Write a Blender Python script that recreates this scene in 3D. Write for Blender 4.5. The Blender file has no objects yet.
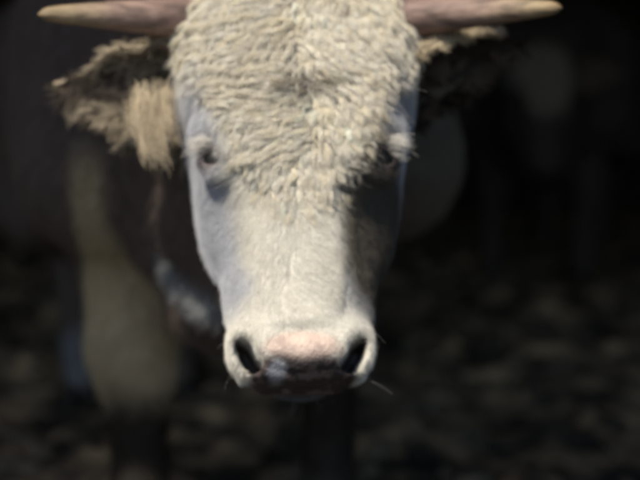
import bpy, math, random
import numpy as np
from mathutils import Vector, Matrix

rng = np.random.default_rng(7)
random.seed(7)
R = math.radians
scene = bpy.context.scene
col = scene.collection

# ------------------------------------------------------------------ camera, sky, sun, exposure
CAM = np.array([0.0, -1.6, 1.0])
cam_d = bpy.data.cameras.new('camera')
cam_o = bpy.data.objects.new('camera', cam_d)
col.objects.link(cam_o)
cam_o.location = CAM
cam_o.rotation_euler = (R(90 - 7.6), 0, 0)
cam_d.sensor_width = 36
cam_d.lens = 64
cam_d.clip_start = 0.02
cam_d.clip_end = 500
cam_d.dof.use_dof = True
cam_d.dof.focus_distance = 1.43
cam_d.dof.aperture_fstop = 1.8
scene.camera = cam_o

SUN_EL, SUN_AZ = 55, 36           # the sun stands behind the camera, a little to the left
world = bpy.data.worlds.new('World')
scene.world = world
world.use_nodes = True
wn = world.node_tree
bg = wn.nodes['Background']
sky = wn.nodes.new('ShaderNodeTexSky')
sky.sky_type = 'NISHITA'
sky.sun_disc = False
sky.sun_elevation = R(SUN_EL)
sky.sun_rotation = R(180 + SUN_AZ)
wn.links.new(sky.outputs[0], bg.inputs[0])
bg.inputs[1].default_value = 0.075

sun_d = bpy.data.lights.new('sun', 'SUN')
sun_o = bpy.data.objects.new('sun', sun_d)
col.objects.link(sun_o)
sun_d.energy = 4.0
sun_d.angle = R(0.5)
sun_d.color = (1.0, 0.92, 0.78)
to_sun = Vector((-math.sin(R(SUN_AZ)) * math.cos(R(SUN_EL)), -math.cos(R(SUN_AZ)) * math.cos(R(SUN_EL)), math.sin(R(SUN_EL))))
sun_o.rotation_euler = to_sun.to_track_quat('Z', 'Y').to_euler()
sun_o.location = (-3, -6, 8)

scene.view_settings.view_transform = 'Standard'
scene.view_settings.look = 'None'
scene.view_settings.exposure = 0.32
scene.view_settings.gamma = 1
scene.cycles.use_denoising = True
scene.cycles.max_bounces = 5
scene.cycles.diffuse_bounces = 3
scene.cycles.glossy_bounces = 3
scene.cycles.transmission_bounces = 4
scene.cycles.filter_width = 5.0
scene.cycles.use_adaptive_sampling = True
scene.cycles.adaptive_threshold = 0.03

# ------------------------------------------------------------------ helpers
def tag(o, label=None, cat=None, group=None, kind=None):
    if label: o['label'] = label
    if cat: o['category'] = cat
    if group: o['group'] = group
    if kind: o['kind'] = kind
    return o

def empty(name, loc=(0, 0, 0)):
    o = bpy.data.objects.new(name, None)
    col.objects.link(o)
    o.location = loc
    return o

def link(name, me, m, parent=None):
    o = bpy.data.objects.new(name, me)
    col.objects.link(o)
    if m is not None and not me.materials:
        me.materials.append(m)
    if parent is not None:
        o.parent = parent
        o.matrix_parent_inverse = parent.matrix_world.inverted() if parent.type != 'EMPTY' else Matrix.Translation(-Vector(parent.location))
    return o

def mesh(name, v, f, smooth=True):
    me = bpy.data.meshes.new(name)
    v = np.asarray(v, np.float32)
    if isinstance(f, np.ndarray):
        n = f.shape[1]
        me.vertices.add(len(v)); me.vertices.foreach_set('co', v.ravel())
        me.loops.add(f.size); me.loops.foreach_set('vertex_index', f.ravel().astype(np.int32))
        me.polygons.add(len(f)); me.polygons.foreach_set('loop_start', np.arange(0, f.size, n, dtype=np.int32))
        me.update(calc_edges=True)
        me.validate()
    else:
        me.from_pydata(v.tolist(), [], f)
    if smooth:
        me.polygons.foreach_set('use_smooth', np.ones(len(me.polygons), bool))
    return me

def mat(name, base=(0.5, 0.5, 0.5), rough=0.6, build=None):
    m = bpy.data.materials.new(name)
    m.use_nodes = True
    b = m.node_tree.nodes['Principled BSDF']
    b.inputs['Base Color'].default_value = (*base, 1)
    b.inputs['Roughness'].default_value = rough
    if build: build(m.node_tree, b)
    return m

def noise_ramp(nt, b, scale, c0, c1, p0=0.35, p1=0.65, detail=6, bump=0.0, coords='Object', dist=0.01, scale3=None):
    tc = nt.nodes.new('ShaderNodeTexCoord')
    mp = nt.nodes.new('ShaderNodeMapping')
    if scale3: mp.inputs['Scale'].default_value = scale3
    nt.links.new(tc.outputs[coords], mp.inputs[0])
    nz = nt.nodes.new('ShaderNodeTexNoise')
    nz.inputs['Scale'].default_value = scale
    nz.inputs['Detail'].default_value = detail
    nt.links.new(mp.outputs[0], nz.inputs['Vector'])
    rp = nt.nodes.new('ShaderNodeValToRGB')
    rp.color_ramp.elements[0].position = p0; rp.color_ramp.elements[0].color = (*c0, 1)
    rp.color_ramp.elements[1].position = p1; rp.color_ramp.elements[1].color = (*c1, 1)
    nt.links.new(nz.outputs['Fac'], rp.inputs[0])
    nt.links.new(rp.outputs[0], b.inputs['Base Color'])
    if bump:
        bp = nt.nodes.new('ShaderNodeBump')
        bp.inputs['Strength'].default_value = bump
        bp.inputs['Distance'].default_value = dist
        nt.links.new(nz.outputs['Fac'], bp.inputs['Height'])
        nt.links.new(bp.outputs[0], b.inputs['Normal'])
    return nz, rp

def attr_mat(name, rough, bump_scale=0, bump=0.0, dist=0.002):
    def build(nt, b):
        a = nt.nodes.new('ShaderNodeAttribute'); a.attribute_name = 'tint'
        tc = nt.nodes.new('ShaderNodeTexCoord')
        nz = nt.nodes.new('ShaderNodeTexNoise'); nz.inputs['Scale'].default_value = 60; nz.inputs['Detail'].default_value = 5
        nt.links.new(tc.outputs['Object'], nz.inputs['Vector'])
        mr = nt.nodes.new('ShaderNodeMapRange')
        mr.inputs['To Min'].default_value = 0.72; mr.inputs['To Max'].default_value = 1.2
        nt.links.new(nz.outputs['Fac'], mr.inputs['Value'])
        mx = nt.nodes.new('ShaderNodeVectorMath'); mx.operation = 'SCALE'
        nt.links.new(a.outputs['Color'], mx.inputs[0]); nt.links.new(mr.outputs[0], mx.inputs['Scale'])
        nt.links.new(mx.outputs[0], b.inputs['Base Color'])
        rg = nt.nodes.new('ShaderNodeAttribute'); rg.attribute_name = 'gloss'
        mr2 = nt.nodes.new('ShaderNodeMapRange')
        mr2.inputs['To Min'].default_value = rough; mr2.inputs['To Max'].default_value = 0.42
        nt.links.new(rg.outputs['Fac'], mr2.inputs['Value']); nt.links.new(mr2.outputs[0], b.inputs['Roughness'])
        if bump:
            vo = nt.nodes.new('ShaderNodeTexVoronoi'); vo.inputs['Scale'].default_value = bump_scale
            nt.links.new(tc.outputs['Object'], vo.inputs['Vector'])
            bp = nt.nodes.new('ShaderNodeBump'); bp.inputs['Strength'].default_value = bump; bp.inputs['Distance'].default_value = dist
            nt.links.new(vo.outputs['Distance'], bp.inputs['Height']); nt.links.new(bp.outputs[0], b.inputs['Normal'])
    return mat(name, rough=rough, build=build)

def hair_mat(name, rough=0.45):
    m = bpy.data.materials.new(name); m.use_nodes = True
    nt = m.node_tree; nt.nodes.clear()
    out = nt.nodes.new('ShaderNodeOutputMaterial')
    h = nt.nodes.new('ShaderNodeBsdfPrincipled')
    h.inputs['Roughness'].default_value = rough
    h.inputs['Specular IOR Level'].default_value = 0.25
    a = nt.nodes.new('ShaderNodeAttribute'); a.attribute_name = 'tint'
    nt.links.new(a.outputs['Color'], h.inputs['Base Color'])
    nt.links.new(h.outputs[0], out.inputs[0])
    return m

def set_attr(me, name, typ, vals, domain='POINT'):
    a = me.attributes.new(name, typ, domain)
    a.data.foreach_set('color' if typ == 'FLOAT_COLOR' else 'value', np.asarray(vals, np.float32).ravel())

def lerp(a, b, t): return a + (b - a) * t
def sstep(a, b, x):
    t = np.clip((x - a) / (b - a), 0, 1); return t * t * (3 - 2 * t)

def smin(a, b, k):
    h = np.maximum(k - np.abs(a - b), 0) / k
    return np.minimum(a, b) - h * h * k * 0.25
def smax(a, b, k): return -smin(-a, -b, k)

# value noise on points (N,3): cheap fractal built from a hashed lattice
_perm = np.random.default_rng(3).random(4096).astype(np.float32)
def vnoise(p, freq, oct=3):
    out = 0; amp = 1.0; tot = 0
    for o in range(oct):
        q = p * freq + o * 17.3
        i = np.floor(q).astype(np.int64); f = q - i; f = f * f * (3 - 2 * f)
        r = 0
        for dx in (0, 1):
            for dy in (0, 1):
                for dz in (0, 1):
                    h = ((i[:, 0] + dx) * 73856093 ^ (i[:, 1] + dy) * 19349663 ^ (i[:, 2] + dz) * 83492791) & 4095
                    w = (f[:, 0] if dx else 1 - f[:, 0]) * (f[:, 1] if dy else 1 - f[:, 1]) * (f[:, 2] if dz else 1 - f[:, 2])
                    r = r + w * _perm[h]
        out = out + amp * r; tot += amp; amp *= 0.5; freq *= 2.03
    return out / tot

# ------------------------------------------------------------------ signed-distance field, meshed on a rectilinear grid
class Field:
    def __init__(self, xs, ys, zs):
        self.x, self.y, self.z = [np.asarray(a, np.float32) for a in (xs, ys, zs)]
        self.F = np.full((len(self.x), len(self.y), len(self.z)), 1.0, np.float32)
    def block(self, lo, hi):
        s = tuple(slice(max(0, np.searchsorted(a, l) - 1), min(len(a), np.searchsorted(a, h) + 1)) for a, l, h in zip((self.x, self.y, self.z), lo, hi))
        return s, self.x[s[0]][:, None, None], self.y[s[1]][None, :, None], self.z[s[2]][None, None, :]
    def cone(self, a, b, ra, rb, k=0.06, flat=None):
        a, b = np.array(a, float), np.array(b, float)
        m = max(ra, rb) + k + 0.02
        s, X, Y, Z = self.block(np.minimum(a, b) - m, np.maximum(a, b) + m)
        ab = b - a; L2 = (ab ** 2).sum()
        t = np.clip(((X - a[0]) * ab[0] + (Y - a[1]) * ab[1] + (Z - a[2]) * ab[2]) / L2, 0, 1)
        dx, dy, dz = X - a[0] - t * ab[0], Y - a[1] - t * ab[1], Z - a[2] - t * ab[2]
        if flat is not None:                       # squeeze along a horizontal direction
            fx, fy, q = flat
            w = dx * fx + dy * fy
            e = (1 / q - 1) * w
            dx, dy = dx + e * fx, dy + e * fy
        d = np.sqrt(dx * dx + dy * dy + dz * dz) - (ra + (rb - ra) * t)
        self.F[s] = smin(self.F[s], d, k)
    def ell(self, c, r, k=0.06, sub=False):
        c = np.array(c, float); r = np.array(r, float)
        s, X, Y, Z = self.block(c - r - k - 0.02, c + r + k + 0.02)
        q = np.sqrt(((X - c[0]) / r[0]) ** 2 + ((Y - c[1]) / r[1]) ** 2 + ((Z - c[2]) / r[2]) ** 2)
        d = (q - 1) * r.min()
        self.F[s] = smax(self.F[s], -d, k) if sub else smin(self.F[s], d, k)
    def nets(self):
        F = self.F; S = F < 0
        n = [k - 1 for k in F.shape]
        cnt = np.zeros(n, np.int8)
        offs = [(i, j, k) for i in (0, 1) for j in (0, 1) for k in (0, 1)]
        for i, j, k in offs: cnt += S[i:n[0] + i, j:n[1] + j, k:n[2] + k]
        act = np.argwhere((cnt > 0) & (cnt < 8))
        idx = np.full(n, -1, np.int32); idx[tuple(act.T)] = np.arange(len(act))
        P = np.zeros((len(act), 3)); C = np.zeros(len(act))
        ax = (self.x, self.y, self.z)
        for a in offs:
            for e in range(3):
                if a[e]: continue
                b = list(a); b[e] = 1
                ia = act + a; ib = act + b
                va = F[tuple(ia.T)]; vb = F[tuple(ib.T)]
                m = (va < 0) != (vb < 0)
                t = np.where(m, va / np.where(m, va - vb, 1), 0)
                for q in range(3):
                    pa = ax[q][ia[:, q]]; pb = ax[q][ib[:, q]]
                    P[:, q] += np.where(m, pa + (pb - pa) * t, 0)
                C += m
        P /= C[:, None]
        quads = []
        for e in range(3):
            u, w = [(1, 2), (2, 0), (0, 1)][e]
            lo = [slice(1, -1)] * 3; lo[e] = slice(0, -1)
            hi = [slice(1, -1)] * 3; hi[e] = slice(1, None)
            A = S[tuple(lo)]; B = S[tuple(hi)]
            g = np.argwhere(A != B); inside = A[tuple(g.T)]
            for q in range(3):
                if q != e: g[:, q] += 1
            def cell(du, dw):
                h = g.copy(); h[:, u] += du; h[:, w] += dw
                return idx[tuple(h.T)]
            Q = np.stack([cell(-1, -1), cell(0, -1), cell(0, 0), cell(-1, 0)], 1)
            Q[~inside] = Q[~inside][:, ::-1]
            quads.append(Q)
        return P, np.concatenate(quads)

def axis(parts):
    """parts: (start, end, step) runs joined into one coordinate list"""
    out = []
    for a, b, s in parts:
        out.append(np.arange(a, b, s))
    return np.concatenate(out + [[parts[-1][1]]])

# ------------------------------------------------------------------ the head's own frame: u across, d down the face, n out of the face
EYE = np.array([-0.030, 0.02, 0.912])
PITCH, YAW = 25, 2.5
def head_axes(pitch, yaw):
    t = R(pitch); y = R(yaw)
    Rz = np.array([[math.cos(y), -math.sin(y), 0], [math.sin(y), math.cos(y), 0], [0, 0, 1]])
    U = Rz @ np.array([1, 0, 0]); D = Rz @ np.array([0, -math.sin(t), -math.cos(t)]); N = Rz @ np.array([0, -math.cos(t), math.sin(t)])
    return U, D, N
U, D, N = head_axes(PITCH, YAW)
def H(u, d, n): return EYE + U * u + D * d + N * n
def to_head(p):
    q = p - EYE
    return q @ U, q @ D, q @ N

KD = [-.44, -.41, -.35, -.22, -.10, 0, .07, .15, .22, .272, .298, .316, .330]
KW = [.13, .185, .200, .190, .172, .143, .127, .113, .106, .095, .090, .077, .050]
KF = [-.16, -.105, -.050, -.010, .008, 0, -.008, -.014, -.016, -.014, -.026, -.045, -.075]
KB = [-.20, -.23, -.24, -.25, -.255, -.265, -.26, -.225, -.185, -.155, -.145, -.135, -.115]
KP = [2.2, 2.4, 2.6, 2.7, 2.7, 2.5, 2.5, 2.6, 2.7, 2.7, 2.5, 2.3, 2.2]

EYE_U, EYE_N = .131, -.010
def head_into(fd):
    """carve the head into the field"""
    cs = np.array([H(u, d, n) for u in (-.24, .24) for d in (-.50, .42) for n in (-.36, .1)])
    s, X, Y, Z = fd.block(cs.min(0), cs.max(0))
    qx, qy, qz = X - EYE[0], Y - EYE[1], Z - EYE[2]
    u = (qx * U[0] + qy * U[1] + qz * U[2]).astype(np.float32)
    d = (qx * D[0] + qy * D[1] + qz * D[2]).astype(np.float32)
    n = (qx * N[0] + qy * N[1] + qz * N[2]).astype(np.float32)
    w = np.interp(d, KD, KW); f = np.interp(d, KD, KF); b = np.interp(d, KD, KB); p = np.interp(d, KD, KP)
    nc = (f + b) / 2; h = (f - b) / 2
    rel = (n - nc) / h
    # the bridge is narrower than the cheeks between eyes and muzzle; the jaw narrows towards its back
    ww = w * (1 - 0.13 * sstep(.0, 1.0, rel) * sstep(.02, .08, d) * (1 - sstep(.20, .27, d)) - 0.35 * sstep(-.1, -1, rel))
    q = ((np.abs(u) / ww) ** p + np.abs(rel) ** p) ** (1 / p)
    S = (q - 1) * np.minimum(w, h)
    S = np.maximum(S, np.maximum(KD[0] + .0 - d, d - KD[-1]) )
    def E(c, r, k, sub=False, sym=True):
        nonlocal S
        au = np.abs(u) if sym else u
        a, b_, c_ = au - c[0], d - c[1], n - c[2]
        k0 = np.sqrt((a / r[0]) ** 2 + (b_ / r[1]) ** 2 + (c_ / r[2]) ** 2)
        k1 = np.sqrt((a / r[0] ** 2) ** 2 + (b_ / r[1] ** 2) ** 2 + (c_ / r[2] ** 2) ** 2)
        e = k0 * (k0 - 1) / np.maximum(k1, 1e-3)
        S = smax(S, -e, k) if sub else smin(S, e, k)
    E((.108, -.040, -.034), (.042, .028, .034), .03)            # brow ridge
    E((.164, .11, .004), (.055, .100, .050), .07, True)        # hollow in front of the eye
    E((.100, .048, .034), (.030, .045, .026), .05, True)        # tear trough
    E((.114, .002, -.034), (.028, .026, .028), .016)            # lids
    E((EYE_U, .005, EYE_N), (.0165, .0115, .016), .004, True)      # opening between the lids
    E((.108, .03, -.16), (.035, .10, .07), .06)                 # cheek muscle
    E((0, -.13, -.008), (.11, .15, .018), .05)                     # boss of the forehead
    E((0, .16, -.018), (.052, .13, .016), .03)                  # nose bridge
    E((.070, .278, -.050), (.027, .034, .036), .03)             # nostril wings
    E((0, .286, -.030), (.056, .024, .022), .035)                # pad
    E((0, .306, -.072), (.070, .020, .042), .03)                # upper lip
    E((0, .262, .002), (.036, .006, .008), .018, True)       # crease above the pad
    E((.079, .275, -.040), (.009, .012, .050), .016, True)      # nostril: a slot slanting in and down to the lip
    E((.074, .287, -.045), (.011, .013, .050), .016, True)
    E((.064, .299, -.050), (.014, .011, .045), .014, True)
    E((0, .290, -.140), (.060, .042, .036), .02)                # chin and lower lip
    E((0, .335, -.106), (.080, .045, .0065), .010, True)        # mouth
    fd.F[s] = smin(fd.F[s], S.astype(np.float32), .05)

SIDE = np.array([0.92, 0.39])     # the body's own sideways direction
BACK = np.array([-0.39, 0.92])    # from the chest to the tail
CH = np.array([-0.20, 0.88])
def B(s, b, z): return (CH[0] + SIDE[0] * s + BACK[0] * b, CH[1] + SIDE[1] * s + BACK[1] * b, z)

LEGS = {}
def body_into(fd):
    c, e = fd.cone, fd.ell
    c(B(0, .05, .98), B(0, .55, .96), .345, .385, .10)
    c(B(0, .55, .96), B(0, 1.15, 1.0), .385, .345, .10)
    c(B(0, .15, 1.18), B(0, 1.25, 1.15), .17, .17, .16)                       # back line
    c(B(0, 1.15, 1.0), B(0, 1.35, .98), .33, .27, .1)                         # rump
    c(H(0, -.13, -.18), (-.12, .55, 1.06), .165, .225, .10)                   # neck
    c((-.12, .55, 1.06), B(0, .10, 1.06), .225, .31, .12)
    c(H(0, -.16, -.24), B(0, .15, 1.30), .08, .15, .14)                       # crest
    c((-.10, .42, .86), B(0, -.05, .80), .16, .25, .12)                       # throat
    for sgn in (-1, 1):
        so = .09 if sgn > 0 else 0
        c(B(.25 * sgn + so, .08, 1.10), B(.27 * sgn + so, -.02, .84), .17, .18, .14)    # shoulder
        c(B(.24 * sgn, 1.22, 1.0), B(.24 * sgn, 1.28, .75), .19, .17, .12)    # thigh
    c(B(0, -.12, .70), B(0, .05, .62), .17, .19, .12)                         # brisket
    # dewlap: a thin hanging flap that swings to the animal's off side
    pts = [(-.06, .30, .74), (-.13, .37, .66), (-.20, .45, .63), (-.24, .58, .57), (-.21, .72, .50)]
    for i in range(4):
        c(pts[i], pts[i + 1], .030 + .004 * i, .034 + .004 * i, .05)
        m0 = np.array(pts[i]) + (.02, .03, .13); m1 = np.array(pts[i + 1]) + (.01, .03, .14)
        c(m0, m1, .075, .085, .09)
    c((-.275, .50, .665), (-.195, .395, .605), .016, .022, .03)               # rolled lower fold
    # legs
    def leg(name, top, pts, radii):
        P = [top] + pts
        for i in range(len(P) - 1):
            c(P[i], P[i + 1], radii[i], radii[i + 1], .05 if i < 2 else .03)
        LEGS[name] = pts[-1]
    L0 = (-.405, .80)
    leg('fl', B(-.24, .02, .85), [(L0[0] + .01, L0[1] + .02, .66), (L0[0], L0[1] - .01, .45), (L0[0] + .005, L0[1], .39), (L0[0] + .01, L0[1] + .02, .17), (L0[0] + .01, L0[1] - .01, .075)],
        [.15, .104, .086, .074, .052, .062])
    L1 = (.02, .98)
    leg('fr', B(.22, .02, .85), [(L1[0], L1[1], .66), (L1[0], L1[1] - .02, .45), (L1[0], L1[1], .39), (L1[0], L1[1] + .02, .17), (L1[0], L1[1] - .01, .075)],
        [.17, .12, .082, .072, .052, .062])
    L2 = B(-.21, 1.20, 0)
    leg('hl', B(-.22, 1.25, .85), [(*B(-.22, 1.16, .66)[:2], .66), (*B(-.085, 1.40, .50)[:2], .50), (*B(-.085, 1.36, .42)[:2], .42), (*B(-.085, 1.30, .17)[:2], .17), (*B(-.085, 1.26, .075)[:2], .075)],
        [.18, .13, .075, .065, .052, .060])
    leg('hr', B(.22, 1.25, .85), [(*B(.22, 1.10, .66)[:2], .66), (*B(.21, 1.32, .50)[:2], .50), (*B(.21, 1.28, .42)[:2], .42), (*B(.21, 1.22, .17)[:2], .17), (*B(.21, 1.18, .075)[:2], .075)],
        [.18, .13, .075, .065, .052, .060])
    # tail
    c(B(0, 1.60, 1.10), B(0, 1.68, .85), .035, .025, .04)
    c(B(0, 1.68, .85), B(0, 1.67, .48), .025, .030, .03)

WHITE = np.array([.80, .765, .69]); COOL = np.array([.53, .54, .58]); BROWN = np.array([.150, .118, .102]); PINK = np.array([.64, .50, .43]); DARK = np.array([.03, .025, .022])

def coat(P):
    """skin/coat tint, gloss (bare skin), fur length and curl for points"""
    u, d, n = to_head(P)
    nz = vnoise(P, 9, 3); nz2 = vnoise(P, 30, 3)
    c = np.tile(BROWN, (len(P), 1)) * (0.75 + 0.5 * nz[:, None])
    # white face and throat
    face = (1 - sstep(-.02, .02, (-n - .20) + (nz - .5) * .05 + np.maximum(-d - .10, 0) * .3)) * (P[:, 1] < .33)
    # white legs below the forearm on the near fore and the hind legs, white dewlap edge, brisket
    x, y, z = P.T
    fl = (1 - sstep(.80, .90, z + (nz - .5) * .1)) * (1 - sstep(-.02, .03, x + .30 + .125 * sstep(.48, .78, z) + (nz - .5) * .05)) * (x > -.565) * (np.abs(y - .80) < .30) * sstep(.30, .42, z + (nz - .5) * .1) * sstep(-.01, .02, x + .515 - .035 * sstep(.5, .75, z))
    hind = (1 - sstep(.16, .24, z + (nz - .5) * .08)) * (y > 1.6) * (x < -.5)
    dew = (1 - sstep(.024, .042, np.minimum(seg_dist(P, (-.285, .50, .675), (-.185, .385, .605)), seg_dist(P, (-.24, .58, .57), (-.21, .72, .50)))))
    ww = np.array([.54, .45, .30])
    sh = (1 - sstep(.12, .19, np.sqrt((x - .31) ** 2 + ((z - .95) * .5) ** 2) + (nz - .5) * .16)) * (x > .05) * (y < 1.3)
    dark_leg = (1 - sstep(.36, .46, z + (nz - .5) * .1)) * (y < 1.5)  # forelegs darker below the knee
    for m, cc in ((dark_leg, np.array([.03, .024, .018])), (fl, ww * (.8 + .4 * nz[:, None])), (hind, np.array([.22, .23, .25])), (dew, np.array([.27, .28, .29])), (sh, np.array([.175, .16, .13]))):
        c = lerp(c, cc, m[:, None])
    wf = lerp(WHITE, COOL, (sstep(-.012, .035, np.abs(u) - (.098 - .22 * np.clip(d, -.05, .18)) + (nz2 - .5) * .03) * sstep(-.17, -.10, d) * (1 - sstep(.19, .26, d)))[:, None])  # shade on the sides of the face painted in as a cool tint
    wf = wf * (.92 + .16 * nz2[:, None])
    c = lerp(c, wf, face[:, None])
    # dark coat round the far eye, with the face's shadow below painted in
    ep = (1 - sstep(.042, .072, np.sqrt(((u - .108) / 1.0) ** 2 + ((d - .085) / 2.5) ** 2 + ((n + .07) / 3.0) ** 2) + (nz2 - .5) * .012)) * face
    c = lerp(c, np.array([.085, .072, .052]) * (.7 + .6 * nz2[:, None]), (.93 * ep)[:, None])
    # bare skin: pad, nostrils, lips, lids
    pe = np.sqrt((u / .056) ** 2 + ((d - .284) / .026) ** 2) + (nz2 - .5) * .25
    pad = np.maximum(1 - sstep(.75, 1.10, pe), sstep(.290, .304, d + (nz2 - .5) * .01) * (1 - sstep(.066, .084, np.abs(u) + (nz2 - .5) * .02))) * (n > -.102) * (n < .05)
    pc = lerp(PINK, np.array([.036, .029, .029]), sstep(.291, .308, d + (nz2 - .5) * .016 + .16 * np.abs(u))[:, None])  # lower pad darkened: its shadow is painted into the colour
    spot = sstep(.56, .68, vnoise(P, 85, 2))[:, None] * .45
    pc = lerp(pc, np.array([.26, .19, .175]), spot)
    pc = lerp(pc, np.array([.34, .35, .40]), (1 - sstep(.010, .019, np.hypot(u + .033, (d - .311) * 1.1) + (nz2 - .5) * .012))[:, None])  # wet highlight painted as a pale bluish spot
    c = lerp(c, pc * (.85 + .3 * nz2[:, None]), pad[:, None])
    nos = 1 - sstep(.010, .019, np.sqrt((np.abs(u) - .073 + .6 * (d - .287)) ** 2 * 1.6 + (np.maximum(np.abs(d - .287) - .011, 0) * 1.1) ** 2 + (np.maximum(np.abs(n + .06) - .04, 0)) ** 2))
    nos = np.maximum(nos, 0)
    c = lerp(c, np.array([.05, .034, .032]), nos[:, None])  # shade inside the nostrils painted dark
    lid = 1 - sstep(.018, .030, np.sqrt((np.abs(u) - .130) ** 2 + ((d - .002) * 1.15) ** 2 + (n + .012) ** 2))
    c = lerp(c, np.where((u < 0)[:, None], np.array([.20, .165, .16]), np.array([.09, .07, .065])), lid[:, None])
    chin = face * sstep(.088, .104, -n) * sstep(.20, .26, d)
    c = lerp(c, np.array([.13, .13, .14]) * (.6 + .8 * nz2[:, None]), chin[:, None])  # chin greyed: shade under the muzzle painted in
    bare = np.clip(np.maximum(np.maximum(pad, nos), lid), 0, 1) * face
    wet = np.clip(np.maximum(pad * sstep(.30, .32, d), nos), 0, 1)
    fore = face * (1 - sstep(.01, .09, d + np.maximum(np.abs(u) - .060, 0) * 2.6)) * (n > -.17 - .3 * np.maximum(-d - .2, 0)) * sstep(.030, .055, np.hypot(np.abs(u) - .128, (d + .012) * .8))
    tail = face * (1 - sstep(.05, .13, d + np.maximum(np.abs(u) - .03, 0) * 2.0)) * (n > -.06)
    return c, wet, bare, face, np.maximum(fore, tail * .75)

def seg_dist(P, a, b):
    a, b = np.array(a), np.array(b); ab = b - a
    t = np.clip((P - a) @ ab / (ab @ ab), 0, 1)
    return np.linalg.norm(P - a - t[:, None] * ab, axis=1)

# ------------------------------------------------------------------ materials
M_SKIN = attr_mat('coat_and_skin', 0.75, 230, 0.8, 0.0016)
M_HAIR = hair_mat('hair')
def horn_nodes(nt, b):
    tc = nt.nodes.new('ShaderNodeTexCoord')
    a = nt.nodes.new('ShaderNodeAttribute'); a.attribute_name = 'along'
    rp = nt.nodes.new('ShaderNodeValToRGB')
    e = rp.color_ramp.elements
    e[0].position = 0; e[0].color = (.15, .105, .09, 1)
    e[1].position = 1; e[1].color = (.32, .23, .13, 1)
    for p, c in ((.3, (.27, .18, .155, 1)), (.62, (.31, .215, .175, 1)), (.85, (.42, .32, .20, 1))):
        x = e.new(p); x.color = c
    nz = nt.nodes.new('ShaderNodeTexNoise'); nz.inputs['Scale'].default_value = 30; nz.inputs['Detail'].default_value = 7
    mp = nt.nodes.new('ShaderNodeMapping'); mp.inputs['Scale'].default_value = (.25, 2.5, 2.5)
    nt.links.new(tc.outputs['Object'], mp.inputs[0]); nt.links.new(mp.outputs[0], nz.inputs['Vector'])
    ad = nt.nodes.new('ShaderNodeMath'); ad.operation = 'MULTIPLY_ADD'
    ad.inputs[1].default_value = .25
    sb = nt.nodes.new('ShaderNodeMath'); sb.operation = 'SUBTRACT'; sb.inputs[1].default_value = .125
    nt.links.new(nz.outputs['Fac'], ad.inputs[0]); nt.links.new(a.outputs['Fac'], sb.inputs[0]); nt.links.new(sb.outputs[0], ad.inputs[2])
    nt.links.new(ad.outputs[0], rp.inputs[0])
    mr = nt.nodes.new('ShaderNodeMapRange'); mr.inputs['From Min'].default_value = .3; mr.inputs['From Max'].default_value = .7
    mr.inputs['To Min'].default_value = .38; mr.inputs['To Max'].default_value = 1.25
    nt.links.new(nz.outputs['Fac'], mr.inputs['Value'])
    vm = nt.nodes.new('ShaderNodeVectorMath'); vm.operation = 'SCALE'
    nt.links.new(rp.outputs[0], vm.inputs[0]); nt.links.new(mr.outputs[0], vm.inputs['Scale'])
    nt.links.new(vm.outputs[0], b.inputs['Base Color'])
    bp = nt.nodes.new('ShaderNodeBump'); bp.inputs['Strength'].default_value = .9; bp.inputs['Distance'].default_value = .003
    nt.links.new(nz.outputs['Fac'], bp.inputs['Height']); nt.links.new(bp.outputs[0], b.inputs['Normal'])
M_HORN = mat('horn', rough=.65, build=horn_nodes)
M_EYE = mat('eye', (.010, .008, .007), .45)
M_HOOF = mat('hoof', rough=.7, build=lambda nt, b: noise_ramp(nt, b, 40, (.02, .017, .014), (.06, .048, .035), bump=.4))
def mud_nodes(nt, b):
    nz, rp = noise_ramp(nt, b, 5.5, (.07, .054, .036), (.80, .56, .31), .42, .66, 9, .6, dist=.03)
    b.inputs['Roughness'].default_value = .85
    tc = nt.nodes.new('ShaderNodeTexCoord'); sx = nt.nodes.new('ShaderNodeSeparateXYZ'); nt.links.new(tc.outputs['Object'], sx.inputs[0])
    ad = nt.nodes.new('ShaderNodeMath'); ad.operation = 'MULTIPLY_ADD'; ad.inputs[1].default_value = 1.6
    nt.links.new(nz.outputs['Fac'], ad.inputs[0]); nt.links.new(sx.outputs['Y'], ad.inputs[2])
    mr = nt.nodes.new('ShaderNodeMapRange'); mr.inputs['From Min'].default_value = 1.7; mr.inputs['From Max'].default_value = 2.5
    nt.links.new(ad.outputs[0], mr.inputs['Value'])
    mx = nt.nodes.new('ShaderNodeMix'); mx.data_type = 'RGBA'; mx.inputs['A'].default_value = (.022, .018, .014, 1)  # ground towards the front darkened to cut light bouncing up under the muzzle
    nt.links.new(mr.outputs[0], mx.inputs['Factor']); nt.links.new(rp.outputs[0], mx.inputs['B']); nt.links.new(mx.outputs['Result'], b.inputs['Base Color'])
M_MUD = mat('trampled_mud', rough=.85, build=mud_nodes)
M_STRAW = mat('straw', rough=.7, build=lambda nt, b: noise_ramp(nt, b, 3, (.10, .085, .05), (.34, .30, .20), .35, .68))
M_CLOD = mat('clod', rough=.9, build=lambda nt, b: noise_ramp(nt, b, 8, (.05, .04, .028), (.28, .22, .145), .35, .7, bump=.5))
M_SHADE_TIMBER = mat('shade_timber', rough=.85, build=lambda nt, b: noise_ramp(nt, b, 6, (.008, .007, .006), (.026, .022, .018), .3, .7, bump=.5, scale3=(6, 6, .6)))
M_SHADE_ROOF = mat('shade_roof_sheet', rough=.75, build=lambda nt, b: noise_ramp(nt, b, 4, (.018, .016, .014), (.05, .045, .04), .3, .7))

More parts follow.
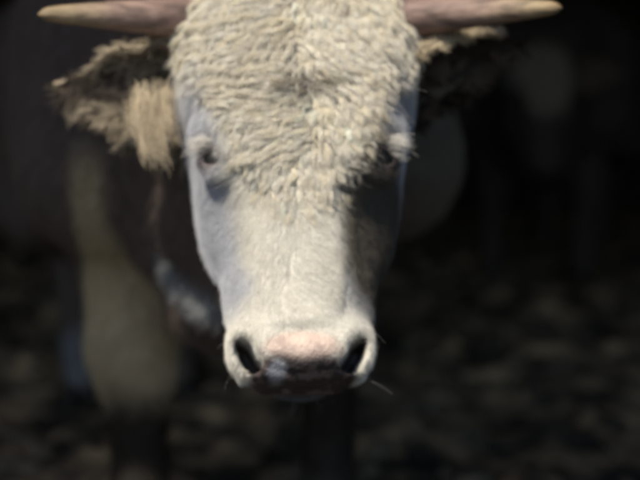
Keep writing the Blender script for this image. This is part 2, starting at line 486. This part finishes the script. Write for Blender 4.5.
# ------------------------------------------------------------------ the setting: ground and an added open-fronted shed that shades the background
gx = axis([(-90, -8, 8), (-8, -3.2, .12), (-3.2, 3.2, .032), (3.2, 8, .12), (8, 90, 8)])
gy = axis([(-90, -6, 8), (-6, -.5, .15), (-.5, 5.0, .032), (5.0, 9, .10), (9, 100, 8)])
GX, GY = np.meshgrid(gx, gy, indexing='ij')
gp = np.stack([GX.ravel(), GY.ravel(), np.zeros(GX.size)], 1)
def ground_z(p):
    q = np.array(p, float).copy(); q[:, 2] = 0
    near = (1 - sstep(6, 12, np.hypot(q[:, 0], q[:, 1] - 2)))
    big = (vnoise(q, 1.6, 3) - .5) * .06
    lump = np.maximum(vnoise(q + 5, 6.5, 3) - .47, 0) * .22
    return (big + lump + (vnoise(q, 22, 2) - .5) * .018) * near - .012
gz = ground_z(gp)
gp[:, 2] = gz
ii = np.arange(GX.size).reshape(GX.shape)
gq = np.stack([ii[:-1, :-1].ravel(), ii[1:, :-1].ravel(), ii[1:, 1:].ravel(), ii[:-1, 1:].ravel()], 1)
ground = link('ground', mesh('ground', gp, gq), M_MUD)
tag(ground, 'trampled dark brown mud floor littered with straw', kind='structure')

def blob(seed, r=1.0, flat=.6):
    """an uneven clod, 42 vertices"""
    rs = np.random.default_rng(seed)
    t = (1 + 5 ** .5) / 2
    v = np.array([(-1, t, 0), (1, t, 0), (-1, -t, 0), (1, -t, 0), (0, -1, t), (0, 1, t), (0, -1, -t), (0, 1, -t), (t, 0, -1), (t, 0, 1), (-t, 0, -1), (-t, 0, 1)], float)
    f = [(0, 11, 5), (0, 5, 1), (0, 1, 7), (0, 7, 10), (0, 10, 11), (1, 5, 9), (5, 11, 4), (11, 10, 2), (10, 7, 6), (7, 1, 8), (3, 9, 4), (3, 4, 2), (3, 2, 6), (3, 6, 8), (3, 8, 9), (4, 9, 5), (2, 4, 11), (6, 2, 10), (8, 6, 7), (9, 8, 1)]
    v = list(v / np.linalg.norm(v, axis=1)[:, None]); mid = {}; g = []
    def m(a, b):
        k = (min(a, b), max(a, b))
        if k not in mid:
            w = v[a] + v[b]; v.append(w / np.linalg.norm(w)); mid[k] = len(v) - 1
        return mid[k]
    for a, b, c in f:
        ab, bc, ca = m(a, b), m(b, c), m(c, a); g += [(a, ab, ca), (b, bc, ab), (c, ca, bc), (ab, bc, ca)]
    v = np.array(v) * (1 + rs.uniform(-.28, .28, (len(v), 1))) * (1, 1, flat) * r
    return v, np.array(g)

# loose clods and droppings trodden into the mud: uncountable
cv, cf, off = [], [], 0
for i in range(1500):
    x, y = rng.uniform(-2.6, 3.0), rng.uniform(.9, 6.8)
    v, f = blob(i % 40, rng.choice([.018, .028, .04, .06], p=[.45, .3, .18, .07]), .55)
    a = rng.uniform(0, 6.28); c, s = math.cos(a), math.sin(a)
    v = v @ np.array([[c, s, 0], [-s, c, 0], [0, 0, 1]])
    v = v + (x, y, ground_z(np.array([[x, y, 0]]))[0] + .004)
    cv.append(v); cf.append(f + off); off += len(v)
tag(link('mud_clods', mesh('mud_clods', np.concatenate(cv), np.concatenate(cf)), M_CLOD), 'small dark clods of dung and mud scattered on the floor', 'mud', kind='stuff')

def stalk(x, y, L, w, a, lift, bend, z=None):
    """one bent flat-tubed stalk: three-sided, four rings"""
    z = ground_z(np.array([[x, y, 0]]))[0] + .008 if z is None else z
    d = np.array([math.cos(a), math.sin(a), 0]); p = np.array([-d[1], d[0], 0])
    v = []
    for k in range(4):
        t = k / 3
        c = np.array([x, y, z]) + d * (t - .5) * L + p * bend * (t - .5) ** 2 * 4 + np.array([0, 0, lift * t])
        r = w * (1 - .4 * t)
        v += [c + p * r, c - p * r, c + np.array([0, 0, r * 1.2])]
    f = [(3 * k + q, 3 * k + (q + 1) % 3, 3 * k + 3 + (q + 1) % 3, 3 * k + 3 + q) for k in range(3) for q in range(3)]
    return np.array(v), np.array(f)
sv, sf, off = [], [], 0
for i in range(5200):
    x, y = rng.normal(0, 1.5), rng.uniform(.8, 6.5)
    if vnoise(np.array([[x, y, 3.]]), 1.1, 2)[0] < .46 and rng.random() < .8: continue
    v, f = stalk(x, y, rng.uniform(.04, .20), rng.uniform(.0012, .0028), rng.uniform(0, 6.28), rng.uniform(0, .02), rng.uniform(-.02, .02))
    sv.append(v); sf.append(f + off); off += len(v)
tag(link('straw_litter', mesh('straw_litter', np.concatenate(sv), np.concatenate(sf)), M_STRAW), 'short broken pale straw strewn over the mud', 'straw', kind='stuff')
# the two pale bits that can be told apart
def husk(name, x, y, L, w, a, tilt, label):
    n = 9; v = []; f = []
    d = np.array([math.cos(a), math.sin(a), 0]); p = np.array([-d[1], d[0], 0])
    z = ground_z(np.array([[x, y, 0]]))[0] + .012
    for lay in (0, 1):
        for k in range(n):
            t = k / (n - 1); hw = w * math.sin(math.pi * min(1, t * .93 + .06)) ** .7 + .001
            c = np.array([x, y, z]) + d * (t - .5) * L + np.array([0, 0, tilt * t + .02 * math.sin(t * 3.1) - lay * .0015])
            v += [c - p * hw + (0, 0, .35 * hw), c, c + p * hw + (0, 0, .35 * hw)]
    for k in range(n - 1):
        for q in range(2):
            a0 = 3 * k + q
            f.append((a0, a0 + 1, a0 + 4, a0 + 3)); b0 = a0 + 3 * n
            f.append((b0, b0 + 3, b0 + 4, b0 + 1))
    for k in range(n - 1):
        for q in (0, 2):
            a0 = 3 * k + q; f.append((a0, a0 + 3, a0 + 3 + 3 * n, a0 + 3 * n))
    return tag(link(name, mesh(name, v, f), M_STRAW), label, 'straw')
husk('dry_husk', .355, 2.60, .15, .022, R(62), .07, 'pale dry husk lying on the mud beside the muzzle')
husk('straw_blade', -.625, 1.62, .11, .010, R(-8), .015, 'pale flat straw blade on the mud below the white foreleg')

# added shed: its front edge keeps the sun off everything behind the horns
shed = empty('shade_shed', (0, 3.2, 0))
tag(shed, 'added dark open-fronted shed that shades the background behind the bull', 'shed')
X0, X1, Y0, Y1 = -4.4, 4.4, -0.46, 7.6
def box(lo, hi):
    (a, b, c), (d, e, f) = lo, hi
    v = [(a, b, c), (d, b, c), (d, e, c), (a, e, c), (a, b, f), (d, b, f), (d, e, f), (a, e, f)]
    return v, [(0, 3, 2, 1), (4, 5, 6, 7), (0, 1, 5, 4), (1, 2, 6, 5), (2, 3, 7, 6), (3, 0, 4, 7)]
def roof_z(y): return 2.44 - (y - Y0) * .035
nr = 500
rx = np.linspace(X0 - .2, X1 + .2, nr); v = []
for lay in (0, 1):
    for y in (Y0, Y1 + .2):
        for x in rx: v.append((x, y, roof_z(y) + .02 * math.sin(x * 2 * math.pi / .1) + .03 - lay * .004))
f = []
for k in range(nr - 1):
    f += [(k, k + 1, nr + k + 1, nr + k), (2 * nr + k, 3 * nr + k, 3 * nr + k + 1, 2 * nr + k + 1), (k, 2 * nr + k, 2 * nr + k + 1, k + 1), (nr + k, nr + k + 1, 3 * nr + k + 1, 3 * nr + k)]
link('shade_roof', mesh('shade_roof', v, f), M_SHADE_ROOF, shed)
for y in (Y0 + .12, 2.0, 4.6, Y1 - .12):
    link('shade_beam', mesh('shade_beam', *box((X0 + .06, y - .06, roof_z(y) - .20), (X1 - .06, y + .06, roof_z(y) - .005)), smooth=False), M_SHADE_TIMBER, shed)
    for x in (X0 + .12, X1 - .12):
        link('shade_post', mesh('shade_post', *box((x - .08, y - .08, -.2), (x + .08, y + .08, roof_z(y) - .203)), smooth=False), M_SHADE_TIMBER, shed)
pb = mesh('plank', *box((-.092, -.012, -.15), (.092, .012, 2.14)), smooth=False)
pb.materials.append(M_SHADE_TIMBER)
def plank(x, y, rz, k):
    o = bpy.data.objects.new('plank', pb); col.objects.link(o); o.parent = shed
    o.location = Vector((x, y + random.uniform(-.003, .003), random.uniform(-.02, .0))) - shed.location
    o.rotation_euler = (0, random.uniform(-.003, .003), rz)
for k in range(55): plank(X0 + .05 + k * .16, Y1 + .032 * (k % 2), 0, k)
for k in range(52):
    plank(X0 - .02 - .032 * (k % 2), Y0 + .12 + k * .16, R(90), k); plank(X1 + .02 + .032 * (k % 2), Y0 + .12 + k * .16, R(90), k)

# ------------------------------------------------------------------ hair
def tri_samples(P, Nn, Q, dens, count):
    """roots spread over quads by density; returns positions, normals"""
    a, b, c, d = [P[Q[:, k]] for k in range(4)]
    ar = .5 * np.linalg.norm(np.cross(c - a, d - b), axis=1)
    w = ar * dens; w = w / w.sum()
    i = rng.choice(len(Q), count, p=w)
    s, t = rng.random((2, count, 1))
    pos = (a[i] * (1 - s) + b[i] * s) * (1 - t) + (d[i] * (1 - s) + c[i] * s) * t
    n = Nn[Q[i]].mean(1); n /= np.linalg.norm(n, axis=1)[:, None]
    return pos, n

def nearest(p, c):
    from mathutils import kdtree
    k = kdtree.KDTree(len(c))
    for i, q in enumerate(c): k.insert(q, i)
    k.balance()
    return np.array([k.find(q)[1] for q in p])

def tangent(v, n):
    t = v - (v * n).sum(1)[:, None] * n
    return t / np.maximum(np.linalg.norm(t, axis=1), 1e-6)[:, None]

def hair_object(name, pts, r0, r1, tint, parent):
    n, k = pts.shape[:2]
    hc = bpy.data.hair_curves.new(name)
    hc.add_curves([k] * n)
    hc.attributes['position'].data.foreach_set('vector', pts.astype(np.float32).ravel())
    rad = np.tile(np.linspace(1, 0, k), (n, 1)) * (r0 - r1) + r1
    ra = hc.attributes.get('radius') or hc.attributes.new('radius', 'FLOAT', 'POINT')
    ra.data.foreach_set('value', rad.astype(np.float32).ravel())
    ta = hc.attributes.new('tint', 'FLOAT_COLOR', 'CURVE')
    ta.data.foreach_set('color', np.concatenate([tint, np.ones((n, 1))], 1).astype(np.float32).ravel())
    hc.materials.append(M_HAIR)
    return link(name, hc, None, parent)

def comb_face(P, n):
    u, d, nn = to_head(P)
    q = vnoise(P, 16, 2) - .5; q2 = vnoise(P + 9, 16, 2) - .5
    wu, wd = u - .012, d + .085
    r = np.hypot(wu, wd) + 1e-4
    k = (1 - sstep(.02, .20, r))[:, None]
    radial = U * (wu / r)[:, None] + D * (wd / r)[:, None]
    flow = D * .85 + U * (np.sign(u) * np.minimum(np.abs(u) * 6, .9))[:, None]
    v = radial * k * .30 + flow * (1 - .4 * k) + U * (q * 2.2 + np.sign(u + (q2) * .1) * .35)[:, None] + D * (q2 * 1.2)[:, None]
    return tangent(v, n)

def clump_hair(rootc, nc, cc, root, which, L, K, curl, turns, conv, lift, tint, jit=.35, phase=None, wave=.02):
    """hairs that gather into curling locks; rootc/nc/cc are the locks, root/which the hairs"""
    n = len(root)
    t = np.linspace(0, 1, K)[None, :, None]
    N_, C_ = nc[which][:, None], cc[which][:, None]
    B_ = np.cross(nc, cc)[which][:, None]
    hand = np.where(rng.random(len(rootc)) < .5, -1, 1)[which]
    ph = (rng.uniform(0, 6.28, len(rootc))[which] + rng.normal(0, jit, n))[:, None, None]
    l = (L[which] * rng.uniform(.7, 1.1, n))[:, None, None]
    if phase is not None: ph = (phase[which] + rng.normal(0, jit, n))[:, None, None]
    om = 2 * math.pi * l / wave if phase is not None else (turns * 2 * math.pi * hand * rng.uniform(.85, 1.15, n))[:, None, None]
    a = (curl[which] * rng.uniform(.8, 1.2, n))[:, None, None]
    o = (root - rootc[which])[:, None]
    ease = t * t * (3 - 2 * t)
    at = a * np.minimum(1, t * 3)
    P = rootc[which][:, None] + o * (1 - conv * ease) + N_ * (l * lift * np.sin(math.pi * .62 * t)) + C_ * (l * (.25 * t + .75 * t ** 1.4))
    P = P + B_ * at * np.cos(ph + om * t) + N_ * at * (np.sin(ph + om * t) * .8 + .25) + rng.normal(0, .0007, (n, K, 3)) * t
    return P

def straight_hair(root, n, c, L, K, lift, bend, mess):
    t = np.linspace(0, 1, K)[None, :, None]
    cc = c + rng.normal(0, mess, c.shape)
    l = L[:, None, None]
    return root[:, None] + n[:, None] * l * (lift * t - bend * t * t) + cc[:, None] * l * (.35 * t + .65 * t * t)

# ------------------------------------------------------------------ cattle builder
def ear_mesh(side, res=28):
    """cupped leaf-shaped ear with thickness, base on the head's side, tip out to the side; local frame in head space"""
    base = H(.145 * side, -.128 if side < 0 else -.150, -.125)
    ax_ = U * side * 1.0 - D * .30 - N * .18 if side < 0 else U * 1.0 - D * .50 - N * .35
    ax_ /= np.linalg.norm(ax_)
    opn = N * .80 + D * .55 if side < 0 else N * .25 + D * .8 + U * .5; opn = opn - ax_ * (opn @ ax_); opn /= np.linalg.norm(opn)      # where the cup opens to
    up = np.cross(ax_, opn); up = up if up @ D < 0 else -up
    Lr = .265 if side < 0 else .32; nt_, ns = res, 21
    rows = [[], []]
    for lay in (0, 1):
        for i in range(nt_):
            t = i / (nt_ - 1)
            wid = .082 * (math.sin(math.pi * min(1, .22 + .80 * t) ** .80)) ** .8 * (1 - .25 * t ** 3) + .004
            roll = lerp(2.1, .95, t ** .7)                       # half angle of the cup
            droop = -.030 * t ** 1.6
            for j in range(ns):
                s = j / (ns - 1) * 2 - 1
                an = s * roll
                rad = wid / math.sin(min(roll, 1.45)) * (.62 if t < .12 else 1) if roll < 1.45 else wid
                x = math.sin(an) * rad
                y = (1 - math.cos(an)) * rad * .62
                ctr = base + ax_ * (t * Lr - .03 * (1 - t)) + up * (droop + .012 * math.sin(t * 3.0)) - opn * .045 * (1 - .4 * t)
                wob = .006 * math.sin(t * 17 + s * 3) * abs(s)
                p = ctr + up * (x + wob) + opn * (y + wob)
                nrm = -(up * math.sin(an) - opn * math.cos(an))
                th = .0035 * (1 - .5 * abs(s))
                rows[lay].append(p + nrm * (th if lay == 0 else -th))
    V = np.array(rows[0] + rows[1]); F = []; o = nt_ * ns
    for i in range(nt_ - 1):
        for j in range(ns - 1):
            a = i * ns + j
            F += [(a, a + 1, a + ns + 1, a + ns), (o + a, o + a + ns, o + a + ns + 1, o + a + 1)]
        for j in (0, ns - 1):
            a = i * ns + j; F.append((a, a + ns, o + a + ns, o + a))
    for i in (0, nt_ - 1):
        for j in range(ns - 1):
            a = i * ns + j; F.append((a, o + a, o + a + 1, a + 1))
    tt = np.tile(np.repeat(np.linspace(0, 1, nt_), ns), 2); ss = np.tile(np.tile(np.linspace(-1, 1, ns), nt_), 2)
    inner = np.concatenate([np.ones(o), np.zeros(o)])
    return V, F, tt, ss, inner, (ax_, up, opn)

def horn_mesh(side, tip):
    """tapered, slightly bowed and ringed horn"""
    b = H(.125 * side, -.252, -.085); tip = np.array(tip); nt_, ns = 40, 20
    mid = (b + tip) / 2 + np.array([0, .0, .004])
    V = []; al = []
    for i in range(nt_):
        t = i / (nt_ - 1)
        c = b * (1 - t) ** 2 + mid * 2 * t * (1 - t) + tip * t * t
        dr = (mid - b) * (1 - t) + (tip - mid) * t; dr /= np.linalg.norm(dr)
        p = np.cross(dr, [0, 0, 1]); p /= np.linalg.norm(p); q = np.cross(dr, p)
        r = (.0385 * (1 - t) ** .9 + .0090 * t) * (1 + .022 * math.sin(t * 55) * (1 - t) + .010 * math.sin(t * 131 + 2))
        if t > .93: r *= math.sqrt(max(.02, 1 - ((t - .93) / .07) ** 2))
        for j in range(ns):
            a = 2 * math.pi * j / ns
            V.append(c + (p * math.cos(a) + q * math.sin(a) * .95) * r); al.append(t)
    F = [(i * ns + j, i * ns + (j + 1) % ns, (i + 1) * ns + (j + 1) % ns, (i + 1) * ns + j) for i in range(nt_ - 1) for j in range(ns)]
    F += [tuple(range((nt_ - 1) * ns, nt_ * ns)), tuple(reversed(range(ns)))]
    return np.array(V), F, np.array(al)

def hoof_mesh(p):
    """cloven hoof: two wedge-shaped claws"""
    V = []; F = []
    for s in (-1, 1):
        o = len(V); prof = [(-.050, .0, .075), (-.020, .042, .05), (.045, .040, .0), (.05, .02, -.02)]
        ring = []
        for z, sc, fw in ((-.005, 1.0, .028), (.035, .9, .016), (.075, .74, 0), (.10, .55, -.002)):
            for k in range(10):
                a = 2 * math.pi * k / 10
                V.append((p[0] + s * .033 * sc + math.sin(a) * .031 * sc, p[1] - math.cos(a) * .062 * sc - fw, z))
        for i in range(3):
            for k in range(10):
                F.append((o + i * 10 + k, o + i * 10 + (k + 1) % 10, o + (i + 1) * 10 + (k + 1) % 10, o + (i + 1) * 10 + k))
        F += [tuple(o + k for k in reversed(range(10))), tuple(o + 30 + k for k in range(10))]
    return V, F

def uv_ball(c, r, n=20):
    V = [c + np.array([math.sin(t) * math.cos(a), math.sin(t) * math.sin(a), math.cos(t)]) * r for t in np.linspace(.02, math.pi - .02, n) for a in np.linspace(0, 2 * math.pi, n, endpoint=False)]
    F = [(i * n + j, i * n + (j + 1) % n, (i + 1) * n + (j + 1) % n, (i + 1) * n + j) for i in range(n - 1) for j in range(n)]
    return np.array(V), [f[::-1] for f in F]

# ---- the bull
fd = Field(axis([(-1.35, -.42, .02), (-.42, -.235, .009), (-.235, .18, .0038), (.18, .62, .015)]),
           axis([(-.26, .16, .0038), (.16, .5, .009), (.5, 2.75, .017)]),
           axis([(-.03, .53, .012), (.53, 1.28, .0038), (1.28, 1.62, .012)]))
body_into(fd); head_into(fd)
P, Q = fd.nets()
del fd
print('bull mesh', len(P), len(Q))
bull = empty('bull', (-.30, 1.3, 0))
tag(bull, 'horned bull with a curly white face looking into the camera', 'bull')
me = mesh('body', P, Q)
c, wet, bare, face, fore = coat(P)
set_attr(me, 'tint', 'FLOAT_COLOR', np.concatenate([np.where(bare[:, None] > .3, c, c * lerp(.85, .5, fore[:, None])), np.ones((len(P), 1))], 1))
set_attr(me, 'gloss', 'FLOAT', wet)
body = link('body', me, M_SKIN, bull)
Nn = np.array([0.0] * (3 * len(P)), np.float32); me.vertex_normals.foreach_get('vector', Nn); Nn = Nn.reshape(-1, 3)

for side, tip in ((-1, (-.408, .075, 1.106)), (1, (.352, .085, 1.116))):
    V, F, al = horn_mesh(side, tip)
    hm = mesh('horn', V, F); set_attr(hm, 'along', 'FLOAT', al); link('horn', hm, M_HORN, bull)
    link('eye', mesh('eye', *uv_ball(H(.1140 * side, .003, -.0340), .0262)), M_EYE, bull)
for k, p in LEGS.items():
    link('hoof', mesh('hoof', *hoof_mesh(p)), M_HOOF, bull)

# ---- face hair
qc = Q
fmask = lambda a: a[qc].mean(1)
notbare = 1 - sstep(.25, .95, fmask(bare)); ff = fmask(face)
# forehead locks
Pc, Nc = tri_samples(P, Nn, Q, fmask(fore) * notbare * (fmask(fore) > .05), 3300)
cu, cd, cn = to_head(Pc)
Cc = comb_face(Pc, Nc)
Lc = lerp(.037, .014, sstep(-.06, .14, cd + .6 * np.maximum(np.abs(cu) - .07, 0))) * lerp(1, .45, sstep(.07, .12, np.abs(cu)) * sstep(-.13, -.06, cd)) * rng.uniform(.5, 1.35, len(Pc))
Kc = lerp(.0038, .0012, sstep(-.04, .14, cd + .6 * np.maximum(np.abs(cu) - .07, 0))) * rng.uniform(.7, 1.3, len(Pc))
rt, rn = tri_samples(P, Nn, Q, np.clip(fmask(fore) * 1.4, 0, 1) * notbare * (fmask(fore) > .05), 95000)
which = nearest(rt, Pc)
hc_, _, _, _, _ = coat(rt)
lock = np.clip(rng.normal(1, .06, len(Pc)), .75, 1.15)[which][:, None]
warm = rng.random(len(Pc))[which][:, None]
ru, rd, rnn = to_head(rt)
whorl_shade = (1 - sstep(.008, .028, np.hypot((ru - .010), (rd + .095) * .8)))[:, None] * .75  # dark hollow of the hair whorl: shade painted into the hair tint
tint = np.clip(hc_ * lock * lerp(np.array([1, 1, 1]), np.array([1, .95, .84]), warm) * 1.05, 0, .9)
tint = lerp(tint, np.array([.16, .12, .08]), whorl_shade)
stain = sstep(.54, .74, vnoise(rt + 4, 14, 3))[:, None] * .35
tint = lerp(tint, np.array([.46, .37, .25]), stain)
pts = clump_hair(Pc, Nc, Cc, rt, which, Lc, 10, Kc, .9, .42, .19, tint, .45, 2 * math.pi * cd / .027 + 14 * vnoise(Pc, 11, 3) + rng.normal(0, .7, len(Pc)), .027)
hair_object('forehead_curls', pts, .00028, .00012, tint, bull)
# loose strands over the curls
rs, rsn = tri_samples(P, Nn, Q, fmask(fore) * notbare * (np.abs(fmask(to_head(P)[0])) < .12), 5000)
tn = np.clip(coat(rs)[0] * rng.normal(1, .1, (5000, 1)), .02, .9)
hair_object('stray_hairs', straight_hair(rs, rsn, comb_face(rs, rsn), rng.uniform(.018, .040, 5000), 6, .75, .45, .5), .00016, .00006, tn, bull)
# short coat over the rest of the face
rt, rn = tri_samples(P, Nn, Q, ff * notbare * (1 - .8 * fmask(fore)) * (fmask(P[:, 1]) < .32), 110000)
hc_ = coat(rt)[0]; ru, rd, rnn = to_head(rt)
cc = comb_face(rt, rn)
L = lerp(.013, .0075, sstep(.1, .27, rd)) * rng.uniform(.7, 1.3, len(rt))
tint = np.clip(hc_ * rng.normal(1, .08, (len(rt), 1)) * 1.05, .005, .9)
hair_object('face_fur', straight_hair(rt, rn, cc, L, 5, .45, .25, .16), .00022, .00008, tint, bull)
# dark body coat, only as dense as the distance asks for
Pm = P[Q].mean(1)
bm = (1 - ff) * (1 - fmask(bare)) * np.where(Pm[:, 1] < 1.1, 1.0, .35) * (Pm[:, 2] > .12) * np.where(Nn[Q].mean(1)[:, 1] > .5, .35, 1)
rt, rn = tri_samples(P, Nn, Q, bm, 130000)
hc_ = coat(rt)[0]
q = vnoise(rt, 5, 2) - .5
cc = tangent(np.array([-.25, .5, -.85]) + np.stack([q, q * .5, q * .3], 1) * 1.6, rn)
tint = np.clip(hc_ * rng.normal(1, .15, (len(rt), 1)) * 1.1, .004, .85)
hair_object('body_fur', straight_hair(rt, rn, cc, rng.uniform(.014, .030, len(rt)), 4, .5, .2, .22), .00055, .0002, tint, bull)

# ---- ears with their hair
EAR_D = np.array([.10, .075, .055]); EAR_T = np.array([.60, .50, .36])
def add_ear(side, name_par, fur=True):
    V, F, tt, ss, inner, (ax_, up, opn) = ear_mesh(side)
    em = mesh('ear', V, F)
    nz = vnoise(V, 25, 3)
    rim = sstep(.55, .95, np.abs(ss))
    cin = lerp(np.array([.06, .045, .04]), EAR_T * .5, (sstep(.55, .75, nz))[:, None])
    c = np.where(inner[:, None] > .5, lerp(cin, EAR_T, rim[:, None]), lerp(EAR_D, EAR_T, rim[:, None]))
    if side > 0: c = np.where((((V - V.mean(0)) @ up) > .05)[:, None], c, c * .35)  # shaded ear and lit top rim painted into the tint
    set_attr(em, 'tint', 'FLOAT_COLOR', np.concatenate([c, np.ones((len(V), 1))], 1)); set_attr(em, 'gloss', 'FLOAT', np.zeros(len(V)))
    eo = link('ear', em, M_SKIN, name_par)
    if not fur: return eo
    FQ = np.array(F)
    vn = np.zeros(3 * len(V), np.float32); em.vertex_normals.foreach_get('vector', vn); vn = vn.reshape(-1, 3)
    allh, allt = [], []
    # tufts: long locks on the rims and inside, short coat behind
    Fs, Fi, Ft = ss[FQ].mean(1), inner[FQ].mean(1), tt[FQ].mean(1)
    dens = (.12 + 2.2 * sstep(.6, 1, np.abs(Fs)) + .30 * (Fi > .5)) * (Ft < .97)
    rt0, rn0 = tri_samples(V, vn, FQ, dens, 1100)
    rts, rns = tri_samples(V, vn, FQ, dens, 27000)
    wh = nearest(rts, rt0)
    rel = (rt0 - V.mean(0))
    cc = tangent(ax_ * .55 + up * (-.55) + np.sign((rel @ up))[:, None] * up * .25 + rng.normal(0, .30, rel.shape), rn0)
    Lk = rng.uniform(.016, .042, len(rt0)) * lerp(1, .6, rel @ up > 0); ck = rng.uniform(.001, .004, len(rt0))
    e0 = (rt0 - V.mean(0)) @ up
    dark = (vnoise(rt0, 22, 2) < (.40 if side < 0 else .55) + .14 * (np.abs(e0) < .030))
    tk = np.where(dark[:, None], np.array([.09, .072, .058]), np.array([.42, .355, .27]) * rng.uniform(.6, 1.3, (len(rt0), 1)))
    if side > 0: tk = np.where((e0 > .045)[:, None], EAR_T * .9, tk * np.array([.34, .30, .28]))  # same painted shade for the hair, pale only along the lit rim
    t = np.clip(tk[wh] * rng.normal(1, .1, (len(rts), 1)), .01, .85)
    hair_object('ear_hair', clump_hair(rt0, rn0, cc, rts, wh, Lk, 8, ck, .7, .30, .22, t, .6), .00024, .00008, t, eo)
    if side < 0:          # long pale lock falling from the ear's base beside the eye
        tq = np.linspace(0, 1, 9)[None, :, None]; pp = []; t = []
        for w in range(26):
            n = int(rng.integers(25, 75))
            p0 = H(rng.uniform(-.250, -.185), rng.uniform(-.15, -.07), rng.uniform(-.105, -.075)); p1 = H(rng.uniform(-.222, -.172), rng.uniform(-.060, -.002), rng.uniform(-.09, -.06))
            bw = -U * rng.uniform(-.002, .018) + N * rng.uniform(0, .015)
            l = rng.uniform(.5, 1.08, (n, 1, 1)); off = rng.normal(0, .008, (n, 1, 3))
            pp.append(p0 + off + (p1 - p0 - off * .3) * tq * l + bw * np.sin(math.pi * .85 * tq * l) + .003 * np.sin(tq * l * 9 + w) * U)
            t.append(EAR_T * rng.uniform(.4, 1.1) * rng.normal(1, .1, (n, 1)))
        pp = np.concatenate(pp); t = np.clip(np.concatenate(t), .02, .85)
        hair_object('ear_lock', pp, .00024, .0001, t, eo)
    return eo
add_ear(-1, bull); add_ear(1, bull)

# ---- lashes, brow tufts, whiskers
lp, lt = [], []
def tuft(c, dirn, n, L, spread, colr, K=8, curl=.15, rad=.010):
    for _ in range(n):
        r = c + rng.normal(0, rad, 3) * .5
        d = np.array(dirn) + rng.normal(0, spread, 3); d /= np.linalg.norm(d)
        l = L * rng.uniform(.6, 1.15); g = rng.normal(0, .25, 3) * curl + np.array([0, 0, -curl])
        t = np.linspace(0, 1, K)[:, None]
        lp.append(r + d * l * t + g * l * t * t); lt.append(np.clip(np.array(colr) * rng.uniform(.85, 1.1), 0, .9))
for s in (-1, 1):
    lash = U * s * 1.0 + N * .45 + D * .12
    tuft(H(.126 * s, -.018, -.010), lash, 100, .032, .14, (.84, .80, .74), rad=.009)
    tuft(H(.134 * s, -.012, -.020), lash + D * .3, 60, .024, .20, (.78, .74, .68), rad=.012)
    tuft(H(.116 * s, -.040, -.012), U * s * .8 + D * .7 + N * .3, 70, .014, .25, (.74, .64, .56), rad=.018)
hair_object('eyelash', np.array(lp), .00026, .00012, np.array(lt), bull)
lp, lt = [], []
for s in (-1, 1):
    for k in range(7):
        c = H(s * rng.uniform(.080, .098), rng.uniform(.24, .32), rng.uniform(-.11, -.04))
        tuft(c, U * s + D * rng.uniform(-.1, .8) + N * .1, 1, .028, .3, (.62, .6, .55), curl=.55)
for k in range(9):
    tuft(H(rng.uniform(-.055, .055), rng.uniform(.30, .335), -.165), D * .6 - N * .6 + U * rng.uniform(-.5, .5), 1, .022, .35, (.5, .47, .42), curl=.5)
hair_object('whiskers', np.array(lp), .0001, .00004, np.array(lt), bull)

# ------------------------------------------------------------------ the second animal inside the added shed
fd = Field(axis([(-1.35, .62, .022)]), axis([(-.26, 2.75, .022)]), axis([(-.03, 1.62, .020)]))
body_into(fd); head_into(fd)
P2, Q2 = fd.nets(); del fd
cow = empty('cow', (1.30, 4.6, 0))
tag(cow, 'hornless white-faced brown cow standing in the dark behind the bull', 'cow')
def place2(p):
    p = np.asarray(p, float); q = (p - (-.03, .02, 0)) * 1.07
    q[..., 0] *= -1
    return q + (.97, 3.4, 0)
c2 = coat(P2)[0]
h2 = to_head(P2)
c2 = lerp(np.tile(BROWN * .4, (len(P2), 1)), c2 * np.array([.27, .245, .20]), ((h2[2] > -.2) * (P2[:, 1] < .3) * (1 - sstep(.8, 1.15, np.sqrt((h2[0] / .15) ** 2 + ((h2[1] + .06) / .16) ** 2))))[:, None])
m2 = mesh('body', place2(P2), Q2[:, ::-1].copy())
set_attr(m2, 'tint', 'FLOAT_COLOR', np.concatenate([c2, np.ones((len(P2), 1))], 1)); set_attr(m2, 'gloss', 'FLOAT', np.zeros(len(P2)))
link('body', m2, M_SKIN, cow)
for side in (-1, 1):
    V, F, tt, ss, inner, _ = ear_mesh(side)
    em = mesh('ear', place2(V), [f[::-1] for f in F])
    set_attr(em, 'tint', 'FLOAT_COLOR', np.concatenate([np.tile(EAR_D, (len(V), 1)), np.ones((len(V), 1))], 1)); set_attr(em, 'gloss', 'FLOAT', np.zeros(len(V)))
    link('ear', em, M_SKIN, cow)
    V, F = uv_ball(H(.1140 * side, .003, -.0340), .0262)
    link('eye', mesh('eye', place2(V), [f[::-1] for f in F]), M_EYE, cow)
for k, p in LEGS.items():
    V, F = hoof_mesh(p); link('hoof', mesh('hoof', place2(np.array(V)), [f[::-1] for f in F]), M_HOOF, cow)
